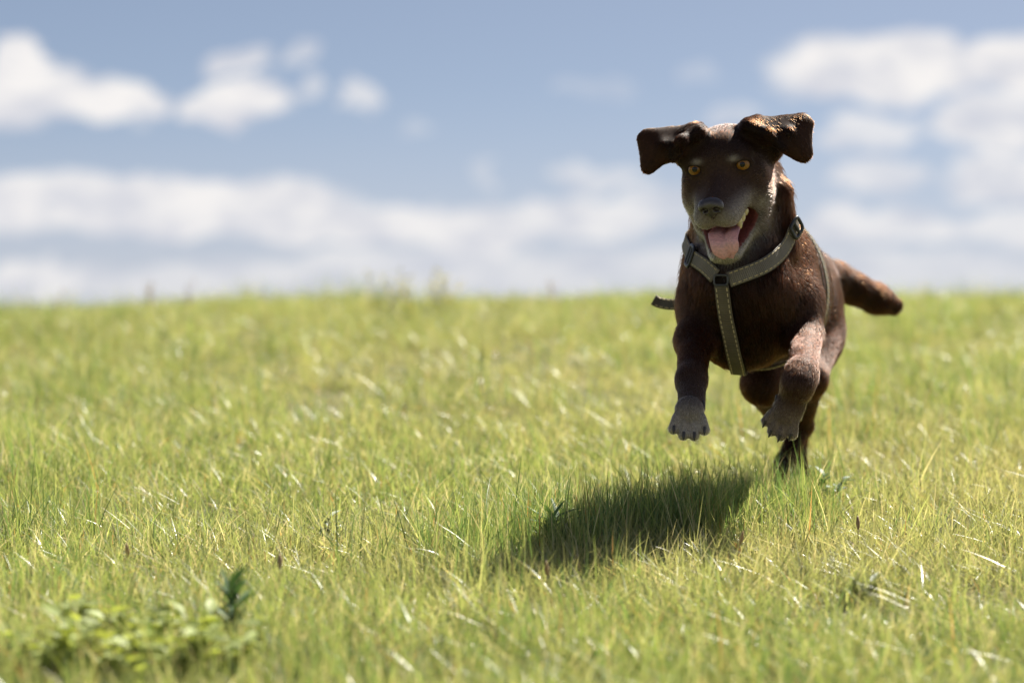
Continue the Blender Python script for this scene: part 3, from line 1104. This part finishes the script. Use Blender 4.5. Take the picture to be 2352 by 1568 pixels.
# ------------------------------------------------------------------ coat of hair
def build_fur(N):
    tri = np.concatenate([BQ[:, [0, 1, 2]], BQ[:, [0, 2, 3]]])
    a, b, c = BV[tri[:, 0]], BV[tri[:, 1]], BV[tri[:, 2]]
    cr = np.cross(b - a, c - a)
    area = np.linalg.norm(cr, axis=1) / 2
    ok = ~(incav[tri].any(1)) & (eyed[tri].min(1) > .0122) & (nosed[tri].min(1) > .95)
    hm = inhead[tri].any(1) | (earw[tri].max(1) > 0)
    legm = (flen[tri].mean(1) < .0095)
    wgt = area * ok * np.where(hm, 3.4, np.where(legm, 1.8, 1.0))
    r = np.random.default_rng(5)
    ti = r.choice(len(tri), N, p=wgt / wgt.sum())
    u, v = r.random(N), r.random(N)
    f = u + v > 1
    u[f], v[f] = 1 - u[f], 1 - v[f]
    w0 = np.stack([1 - u - v, u, v], 1)
    tv = tri[ti]
    P = (BV[tv] * w0[:, :, None]).sum(1)
    nr = cr[ti] / (2 * area[ti][:, None])
    vn = np.empty(len(BV) * 3, np.float32)
    bm.vertex_normals.foreach_get('vector', vn)
    vn = vn.reshape(-1, 3)
    nr = (vn[tv] * w0[:, :, None]).sum(1)
    nr /= np.linalg.norm(nr, axis=1)[:, None]
    fl = (flow[tv] * w0[:, :, None]).sum(1)
    L = (flen[tv] * w0).sum(1)
    ear = (np.clip(earw, 0, 1)[tv] * w0).sum(1)
    tn = (tan[tv] * w0).sum(1)
    face = (np.clip(1.4 - nosed_far[tv] / 1.0, 0, 1) * w0).sum(1)  # weight of the fill light painted into the face hair colour
    g = (grey[tv] * w0).sum(1)
    # drop the hairs that lie under webbing
    kd = KDTree(len(STRAPS))
    for i, (s, w) in enumerate(STRAPS):
        kd.insert(Vector(s), i)
    kd.balance()
    keep = np.ones(N, bool)
    SP = np.array([s for s, w in STRAPS])
    bb = (P > SP.min(0) - .03).all(1) & (P < SP.max(0) + .03).all(1)
    for i in np.nonzero(bb)[0]:
        if kd.find(Vector(P[i]))[2] < .0135:
            keep[i] = False
    P, nr, fl, L, g, face, tn, ear = P[keep], nr[keep], fl[keep], L[keep], g[keep], face[keep], tn[keep], ear[keep]
    n = len(P)
    # clumpy swirl of the direction
    sw = np.stack([np.sin(P[:, 1] * 61 + P[:, 2] * 47), np.sin(P[:, 2] * 53 + P[:, 0] * 71), np.sin(P[:, 0] * 67 + P[:, 1] * 43)], 1)
    amp = (np.clip((L - .0035) / .006, .25, 1.0) * (1 - .8 * ear))[:, None]
    fl = fl + amp * (.20 * sw + r.normal(0, .055, (n, 3)))
    tg = fl - nr * (fl * nr).sum(1)[:, None]
    tg /= np.linalg.norm(tg, axis=1)[:, None] + 1e-9
    lift = r.uniform(.10, .20, n)[:, None] * (.5 + .5 * amp)
    L = L * r.uniform(.7, 1.25, n)
    lift *= (1 - .7 * ear)[:, None]
    stray = r.random(n) < .022
    L[stray] *= 1.7
    lift[stray] *= 1.8
    L = L[:, None]
    p0 = P - nr * .0008
    d0 = nrm_rows(tg * .75 + nr * (lift + .25))
    d1 = nrm_rows(tg + nr * lift)
    d2 = nrm_rows(tg + nr * (lift * .35) + np.array([0, 0, -.06]))
    pts = np.stack([p0, p0 + d0 * L * .3, p0 + d0 * L * .3 + d1 * L * .35, p0 + d0 * L * .3 + d1 * L * .35 + d2 * L * .35], 1)
    # locks: the tips gather towards guide hairs
    ng = 9000
    gi = r.choice(n, ng, replace=False)
    kg = KDTree(ng)
    for i, q in enumerate(gi):
        kg.insert(Vector(P[q]), i)
    kg.balance()
    own = np.array([kg.find(Vector(p))[1] for p in P])
    near_g = gi[own]
    cl = (amp[:, 0] * r.uniform(.10, .45, n))
    for k_, f_ in ((1, .15), (2, .5), (3, .8)):
        tgt = pts[near_g, k_] + (P - P[near_g]) * .15
        pts[:, k_] += (tgt - pts[:, k_]) * (cl * f_)[:, None] * (np.linalg.norm(P - P[near_g], axis=1) < .016)[:, None]
    cv = bpy.data.hair_curves.new('fur')
    cv.add_curves([4] * n)
    cv.attributes['position'].data.foreach_set('vector', pts.astype(np.float32).ravel())
    rad = np.array([.00024, .00022, .00015, .00005]) * r.uniform(.8, 1.2, n)[:, None]
    ra = cv.attributes.get('radius') or cv.attributes.new('radius', 'FLOAT', 'POINT')
    ra.data.foreach_set('value', rad.astype(np.float32).ravel())
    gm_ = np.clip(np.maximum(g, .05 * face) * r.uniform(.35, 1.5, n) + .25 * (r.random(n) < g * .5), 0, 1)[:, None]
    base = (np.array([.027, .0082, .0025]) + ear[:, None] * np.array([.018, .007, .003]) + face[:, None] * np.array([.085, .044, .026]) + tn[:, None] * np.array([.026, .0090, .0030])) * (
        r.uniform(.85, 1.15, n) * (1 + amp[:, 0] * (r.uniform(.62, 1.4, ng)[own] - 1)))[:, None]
    base = base + gm_ * (np.array([.80, .71, .62]) * r.uniform(.7, 1.1, n)[:, None] - base)
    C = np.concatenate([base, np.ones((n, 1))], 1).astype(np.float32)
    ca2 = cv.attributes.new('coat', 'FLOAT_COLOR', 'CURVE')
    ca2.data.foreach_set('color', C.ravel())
    m, bb_, out = material('dog_hair')
    at = bb_.node('ShaderNodeAttribute', attribute_name='coat').outputs['Color']
    hb = bb_.node('ShaderNodeBsdfHairPrincipled', None)
    hb.parametrization = 'COLOR'
    bb_.l.new(at, hb.inputs['Color'])
    for k, v_ in (('Roughness', .28), ('Radial Roughness', .45), ('Coat', 0.0), ('IOR', 1.25), ('Random Roughness', .2)):
        if k in hb.inputs:
            hb.inputs[k].default_value = v_
    bb_.l.new(hb.outputs[0], out.inputs[0])
    cv.materials.append(m)
    o = bpy.data.objects.new('fur', cv)
    COL.objects.link(o)
    o.parent = body
    o.matrix_parent_inverse = body.matrix_world.inverted()
    o['kind'] = 'stuff'
    return o


def nrm_rows(A):
    return A / (np.linalg.norm(A, axis=1)[:, None] + 1e-9)


bpy.context.view_layer.update()
build_fur(460000)


# ------------------------------------------------------------------ eyes, nose, tongue, teeth, claws
def uv_sphere(c, ax, r, nu=24, nv=14, v0=0.0, v1=math.pi, pole=1):
    """sphere whose pole is ax[1] (forward); v0..v1 selects a cap"""
    V, Fc = [], []
    for j in range(nv + 1):
        th = v0 + (v1 - v0) * j / nv
        for i in range(nu):
            ph = 2 * math.pi * i / nu
            V.append(c + (ax[0] * math.sin(th) * math.cos(ph) * r[0] + ax[1] * math.cos(th) * r[1] + ax[2] * math.sin(th) * math.sin(ph) * r[2]))
    for j in range(nv):
        for i in range(nu):
            a, b2 = j * nu + i, j * nu + (i + 1) % nu
            Fc.append((a, b2, b2 + nu, a + nu))
    return np.array(V), Fc


m_eye = simple_mat('eye_white_brown', (.09, .045, .025), .1, .6, .2, 200, coat=.6)
m_iris = simple_mat('amber_iris', (.25, .11, .013), .10, .4, .45, 900, coat=.15)
m_pupil = simple_mat('pupil_black', (.004, .004, .004), .06, .35, .1, 100)
for e in EYES:
    c = H(*e)
    fx = nrm(.55 * nrm(np.array(CAMP) - c) + .45 * (HF + .18 * HU))
    rx_ = nrm(np.cross(fx, HU))
    ax = np.array([rx_, fx, np.cross(rx_, fx)])
    V, Fc = uv_sphere(c, ax, (ER, ER, ER))
    eo = new_obj('eye', mesh_np('eye', V, Fc), dog, m_eye)
    V, Fc = uv_sphere(c, ax, (ER * 1.02, ER * 1.02, ER * 1.02), 24, 8, 0, 1.15)
    new_obj('iris', mesh_np('iris', V, Fc), eo, m_iris)
    V, Fc = uv_sphere(c, ax, (ER * 1.03, ER * 1.03, ER * 1.03), 20, 4, 0, .38)
    new_obj('pupil', mesh_np('pupil', V, Fc), eo, m_pupil)

nf = Field()
nf.ell(H(0, 14.3, -2.2), (.0175, .0105, .0105), HAX, k=.006)
for s in (-1, 1):
    nf.ell(H(s * .95, 14.4, -2.75), (.0090, .0088, .0092), HAX, k=.006)
nf.ell(H(0, 14.2, -3.55), (.0068, .0075, .0085), HAX, k=.006)
for s in (-1, 1):
    nf.ell(H(s * .85, 15.25, -2.95), (.0046, .0080, .0038), HAX, k=.003, op='sub')
    nf.cone(H(s * 1.05, 15.1, -3.05), H(s * 1.8, 14.6, -3.35), .0022, .0012, k=.003, op='sub')
nf.cone(H(0, 15.4, -2.9), H(0, 15.1, -4.4), .0007, .0007, k=.002, op='sub')
c = H(0, 14.4, -2.8)
g = np.arange(-.027, .027, .00075)
gx, gy, gz = c[0] + g, c[1] + g, c[2] + g
NV, NQ = surface_nets(nf.grid(gx, gy, gz), gx, gy, gz)
m_nose, b_, out_ = material('nose_leather')
tcn = b_.node('ShaderNodeTexCoord').outputs['Object']
vo = b_.node('ShaderNodeTexVoronoi', {'Vector': tcn, 'Scale': 900.0})
pp = b_.node('ShaderNodeBsdfPrincipled', {'Base Color': (.040, .028, .027, 1), 'Roughness': .24, 'Specular IOR Level': .8})
bp_ = b_.node('ShaderNodeBump', {'Height': vo.outputs[0], 'Strength': .35, 'Distance': .0006})
b_.l.new(bp_.outputs[0], pp.inputs['Normal'])
b_.l.new(pp.outputs[0], out_.inputs[0])
new_obj('nose', mesh_np('nose', NV, NQ), dog, m_nose)


def tongue():
    path = np.array([H(.5, 4.0, -7.6), H(.5, 7.0, -7.7), H(.6, 10.0, -7.6), H(.7, 11.9, -7.7), H(.8, 12.9, -8.6), H(1.05, 13.0, -9.7), H(1.35, 12.7, -10.5), H(1.7, 12.4, -11.0)])
    wid = np.array([.020, .0225, .0225, .0215, .0225, .0235, .0205, .008])
    C = spline(path, .003)
    Wd = np.interp(np.linspace(0, 1, len(C)), np.linspace(0, 1, len(wid)), wid)
    Wd[-1] = .002
    Tn = np.gradient(C, axis=0)
    Tn = nrm_rows(Tn)
    V, Fc = [], []
    nu = 20
    for i, (p, t, w) in enumerate(zip(C, Tn, Wd)):
        s = nrm(HR - t * np.dot(HR, t))
        n = np.cross(s, t)
        if np.dot(n, HU + .6 * HF) < 0:
            n = -n
        for q in range(nu):
            an = 2 * math.pi * q / nu
            x, z = math.cos(an), math.sin(an)
            cup = .0035 * x * x
            groove = -.0042 * math.exp(-(x / .10) ** 2) if z > 0 else 0
            hgt = .0036 * z * (1 - .4 * x * x) + cup + groove
            V.append(p + s * w * x * (1 + .04 * math.sin(i * .6)) + n * hgt)
    m = len(C)
    for i in range(m - 1):
        for q in range(nu):
            a, b2 = i * nu + q, i * nu + (q + 1) % nu
            Fc.append((a, b2, b2 + nu, a + nu))
    Fc.append(tuple(range(nu))[::-1])
    Fc.append(tuple(range((m - 1) * nu, m * nu)))
    mt = simple_mat('tongue_pink', (.68, .36, .385), .26, .6, .14, 300, sss=.3, bump=.35)
    return new_obj('tongue', mesh_np('tongue', np.array(V), Fc), dog, mt)


tongue()
m_tooth = simple_mat('tooth_ivory', (.72, .60, .36), .25, .5, .2, 250)
m_gum = simple_mat('gum_pink', (.30, .09, .085), .35, .5, .3, 250)


def tooth(base, tip, r):
    base, tip = np.asarray(base), np.asarray(tip)
    a = tip - base
    u = nrm(np.cross(a, [.3, .5, .8]))
    v = nrm(np.cross(a, u))
    V, Fc = [], []
    prof = [(0, 1.0), (.35, 1.05), (.65, .8), (.88, .45), (1.0, .12)]
    for t, k in prof:
        for q in range(10):
            an = q * math.pi / 5
            V.append(base + a * t + (u * math.cos(an) + v * math.sin(an)) * r * k)
    for i in range(len(prof) - 1):
        for q in range(10):
            A, B = i * 10 + q, i * 10 + (q + 1) % 10
            Fc.append((A, B, B + 10, A + 10))
    Fc.append(tuple(range(40, 50)))
    new_obj('tooth', mesh_np('tooth', np.array(V), Fc), dog, m_tooth)


# upper side teeth, lower incisors and canines, lower molars
for s in (-1, 1):
    tooth(H(s * (2.55 if s > 0 else 2.0), 9.2, -5.9), H(s * (2.7 if s > 0 else 2.0), 9.3, -7.7 if s > 0 else -6.3), .0054)
    tooth(H(s * 2.85, 7.9, -5.6), H(s * 3.0, 8.0, -7.0), .0052)
    tooth(H(s * 3.15, 6.4, -5.5), H(s * 3.2, 6.4, -6.5), .0046)
    tooth(H(s * 1.35, 10.2, -10.2), H(s * 1.6, 10.7, -8.9), .0032)
    for q in range(3):
        tooth(H(s * (.28 + .42 * q), 11.0 - .12 * q, -10.5), H(s * (.28 + .42 * q), 11.3 - .12 * q, -9.8), .0021)
m_claw = simple_mat('claw_horn', (.035, .03, .03), .3, .5, .3, 300)
for k_, (p, d, sz) in enumerate(CLAWS):
    if k_ >= len(CLAWS) - 2:                 # dew claws sit on the inside of the leg
        p = np.array(bvh.find_nearest(Vector(p))[0])
    a = nrm(np.cross(d, [.2, .9, .3]))
    v = np.cross(d, a)
    V, Fc = [], []
    prof = [(-.006, .0030), (0, .0031), (.004, .0026), (.008, .0017), (.0105, .0004)]
    for t, r_ in prof:
        bend = np.array([0, .25, -.3]) * max(t, 0) ** 2 * 18
        for q in range(8):
            an = q * math.pi / 4
            V.append(p + (d * t + (a * math.cos(an) + v * math.sin(an)) * r_ + bend) * sz)
    for i in range(len(prof) - 1):
        for q in range(8):
            A, B = i * 8 + q, i * 8 + (q + 1) % 8
            Fc.append((A, B, B + 8, A + 8))
    Fc.append(tuple(range(32, 40)))
    new_obj('claw', mesh_np('claw', np.array(V), Fc), dog, m_claw)


# ------------------------------------------------------------------ weeds in the meadow
def spot(px, row):
    """a place on the turf"""
    p = S(px, row, FPX * CAMZ / (row - 208))
    return np.array([p[0], p[1], float(ground_z(p[0], p[1]))])


def plant_material(name, col, trans=.4):
    m, b, out = material(name)
    tcn = b.node('ShaderNodeTexCoord').outputs['Object']
    nz = b.node('ShaderNodeTexNoise', {'Vector': tcn, 'Scale': 160.0, 'Detail': 3.0})
    rnd = b.node('ShaderNodeObjectInfo').outputs['Random']
    c = b.mixc(b.smooth(nz.outputs[0], .35, .65, 0, .5), (*col, 1), (*[x * .65 for x in col], 1))
    v = b.math('MULTIPLY_ADD', rnd, .6, .7)
    c = b.mixc(1.0, c, b.node('ShaderNodeCombineColor', {0: v, 1: v, 2: v}).outputs[0], 'MULTIPLY')
    p = b.node('ShaderNodeBsdfPrincipled', {'Base Color': c, 'Roughness': .55, 'Specular IOR Level': .35})
    t = b.node('ShaderNodeBsdfTranslucent', {'Color': b.mixc(1.0, c, (1.4, 1.3, .6, 1), 'MULTIPLY')})
    mx = b.node('ShaderNodeMixShader', {0: trans, 1: p.outputs[0], 2: t.outputs[0]})
    b.l.new(mx.outputs[0], out.inputs[0])
    return m


M_LIGHT = plant_material('weed_leaf_light', (.31, .37, .12))
M_DARK = plant_material('weed_leaf_dark', (.065, .13, .05), .25)
M_GREY = plant_material('weed_leaf_grey', (.24, .27, .19), .25)
M_CREST = plant_material('weed_leaf_olive', (.36, .34, .12), .4)
M_STEM = plant_material('weed_stem', (.20, .24, .09), .1)
M_BROWN = plant_material('dry_seed', (.30, .20, .12), .2)
M_STRAW = plant_material('dry_stem', (.36, .30, .17), .15)


def leaf_mesh(name, L, Wd, mat, fold=.25, droop=.25):
    V, Fc = [], []
    n = 5
    for i in range(n + 1):
        t = i / n
        w = Wd * math.sin(math.pi * min(1, .06 + .94 * t) ** .8) * .5 if i < n else 0.0005
        z = -droop * L * t * t
        V += [(-w, L * t, z + fold * w), (0, L * t, z), (w, L * t, z + fold * w)]
    for i in range(n):
        a = i * 3
        Fc += [(a, a + 1, a + 4, a + 3), (a + 1, a + 2, a + 5, a + 4)]
    me = mesh_np(name, np.array(V), Fc)
    me.materials.append(mat)
    return me


def tube_mesh(name, paths, r0, r1, mat, k=6):
    V, Fc = [], []
    for P in paths:
        P = np.asarray(P)
        m = len(P)
        i0 = len(V)
        for i, p in enumerate(P):
            t = nrm(P[min(i + 1, m - 1)] - P[max(i - 1, 0)])
            u = nrm(np.cross(t, [.31, .87, .2]))
            v = np.cross(t, u)
            rr = r0 + (r1 - r0) * i / (m - 1)
            for q in range(k):
                a = 2 * math.pi * q / k
                V.append(p + (u * math.cos(a) + v * math.sin(a)) * rr)
        for i in range(m - 1):
            for q in range(k):
                a, b2 = i0 + i * k + q, i0 + i * k + (q + 1) % k
                Fc.append((a, b2, b2 + k, a + k))
        Fc.append(tuple(range(i0 + (m - 1) * k, i0 + m * k)))
    me = mesh_np(name, np.array(V), Fc)
    me.materials.append(mat)
    return me


def weed(name, base, label, group, rr, stems, height, leaf, per, spread, up, stem_mat=None, tip=None):
    """stems from the ground with leaves all along them; every leaf is a part of its own"""
    root = empty(name, tuple(base), label, 'plant', group)
    paths, leaves = [], []
    for _ in range(stems):
        a = rr.uniform(0, 2 * math.pi)
        h = height * rr.uniform(.65, 1.05)
        out = spread * rr.uniform(.3, 1)
        P = [base + np.array([math.cos(a) * out * t ** 1.3, math.sin(a) * out * t ** 1.3, h * (t - .12 * t * t) - .01 * (1 - t)]) for t in np.linspace(0, 1, 6)]
        paths.append(P)
        for q in range(per):
            t = .25 + .75 * (q + rr.uniform(0, .8)) / per
            i = min(4, int(t * 5))
            p = P[i] + (P[i + 1] - P[i]) * (t * 5 - i)
            leaves.append((p, rr.uniform(0, 2 * math.pi), rr.uniform(up - .35, up + .35), rr.uniform(.6, 1.15)))
    inv = Matrix.Translation(Vector(base)).inverted()
    so = new_obj('stem', tube_mesh('stem', paths, .0013, .0007, stem_mat or M_STEM), root)
    for p, a, u, sc in leaves:
        o = bpy.data.objects.new('leaf', leaf)
        COL.objects.link(o)
        o.parent = root
        o.location = Vector(p) - Vector(base)
        o.rotation_euler = (u, rr.uniform(-.4, .4), a)
        o.scale = (sc, sc, sc)
    if tip:
        for P in paths:
            o = bpy.data.objects.new('seed_head', tip)
            COL.objects.link(o)
            o.parent = root
            o.location = Vector(P[-1]) - Vector(base)
            o.rotation_euler = (rr.uniform(-.25, .25), rr.uniform(-.25, .25), 0)
    return root


wr = np.random.default_rng(77)
LF_OVAL = leaf_mesh('oval_leaf', .028, .016, M_LIGHT)
LF_NARROW = leaf_mesh('narrow_leaf', .040, .009, M_DARK, .4, .15)
LF_GREY = leaf_mesh('grey_leaf', .034, .009, M_GREY, .5, .1)
LF_DARK = leaf_mesh('dark_leaf', .022, .010, M_DARK)
LF_CREST = leaf_mesh('crest_leaf', .034, .012, M_CREST)
LF_BROWN = leaf_mesh('brown_leaf', .02, .007, M_BROWN)


def spike(name, L, r, mat):
    V, Fc = [], []
    for i, t in enumerate(np.linspace(0, 1, 7)):
        rr = r * math.sin(math.pi * (.12 + .83 * t)) * (1 + .15 * (i % 2))
        for q in range(7):
            a = 2 * math.pi * q / 7
            V.append((rr * math.cos(a), rr * math.sin(a), L * t))
    for i in range(6):
        for q in range(7):
            a, b2 = i * 7 + q, i * 7 + (q + 1) % 7
            Fc.append((a, b2, b2 + 7, a + 7))
    Fc.append(tuple(range(42, 49)))
    me = mesh_np(name, np.array(V), Fc)
    me.materials.append(mat)
    return me


SPIKE = spike('seed_spike', .020, .0028, M_BROWN)
for px, row in ((170, 1540), (260, 1575), (330, 1525), (410, 1580), (465, 1540), (215, 1505), (350, 1600), (520, 1590), (120, 1580), (560, 1560)):
    weed('leafy_weed', spot(px, row), 'low leafy weed with small oval yellow-green leaves in the clump beside the dark spire', 'leafy weeds of the foreground clump',
         wr, 6, .070, LF_OVAL, 8, .06, .4)
weed('upright_weed', spot(528, 1510), 'tall dark green upright weed with narrow leaves beside the leafy clump', None, wr, 3, .105, LF_NARROW, 11, .022, .95)
weed('rosette_weed', spot(1985, 1385), 'small grey-green rosette weed with pointed leaves low in the open turf', None, wr, 4, .035, LF_GREY, 6, .02, .75)
weed('oval_leaf_weed', spot(748, 1228), 'pale weed with blunt grey-green leaves in open sunlit turf', None, wr, 4, .05, LF_GREY, 7, .04, .3)
weed('feathery_weed', spot(1268, 1262), 'dark narrow-leaved weed standing in the far end of the dog shadow', None, wr, 4, .07, LF_NARROW, 8, .025, .8)
weed('bushy_weed', spot(1908, 1172), 'dark green bushy weed in the turf beside the dog hind paws', None, wr, 5, .07, LF_DARK, 9, .03, .5)
for px in (868, 905, 950, 1005, 1030):
    b0 = np.array([(px - 1176) / FPX * 8.6, 8.6 + wr.uniform(-.2, .2), 0])
    b0[2] = float(ground_z(b0[0], b0[1]))
    weed('crest_weed', b0, 'yellow-green leafy weed rising above the grass of the crest', 'leafy weeds on the crest', wr, 4, 0.165 + wr.uniform(-.03, .03), LF_CREST, 6, .05, .5)
for px in (150, 330, 430, 985, 1270, 1525, 1560):
    b0 = np.array([(px - 1176) / FPX * 8.7, 8.7 + wr.uniform(-.2, .2), 0])
    b0[2] = float(ground_z(b0[0], b0[1]))
    weed('dry_stalk', b0, 'thin dry brown stalk standing against the sky on the crest', 'dry stalks on the crest', wr, 4, .125 if px != 985 else .18, LF_BROWN, 2, .03, .8, M_STRAW, None)
for px, row in ((1972, 1290), (1245, 1390), (640, 1400), (1705, 1330), (300, 1350)):
    weed('seed_stalk', spot(px, row), 'short grass stalk topped by a brown seed head in the turf', 'brown seed heads in the turf', wr, 1, .055, LF_BROWN, 1, .012, .9, M_STRAW, SPIKE)
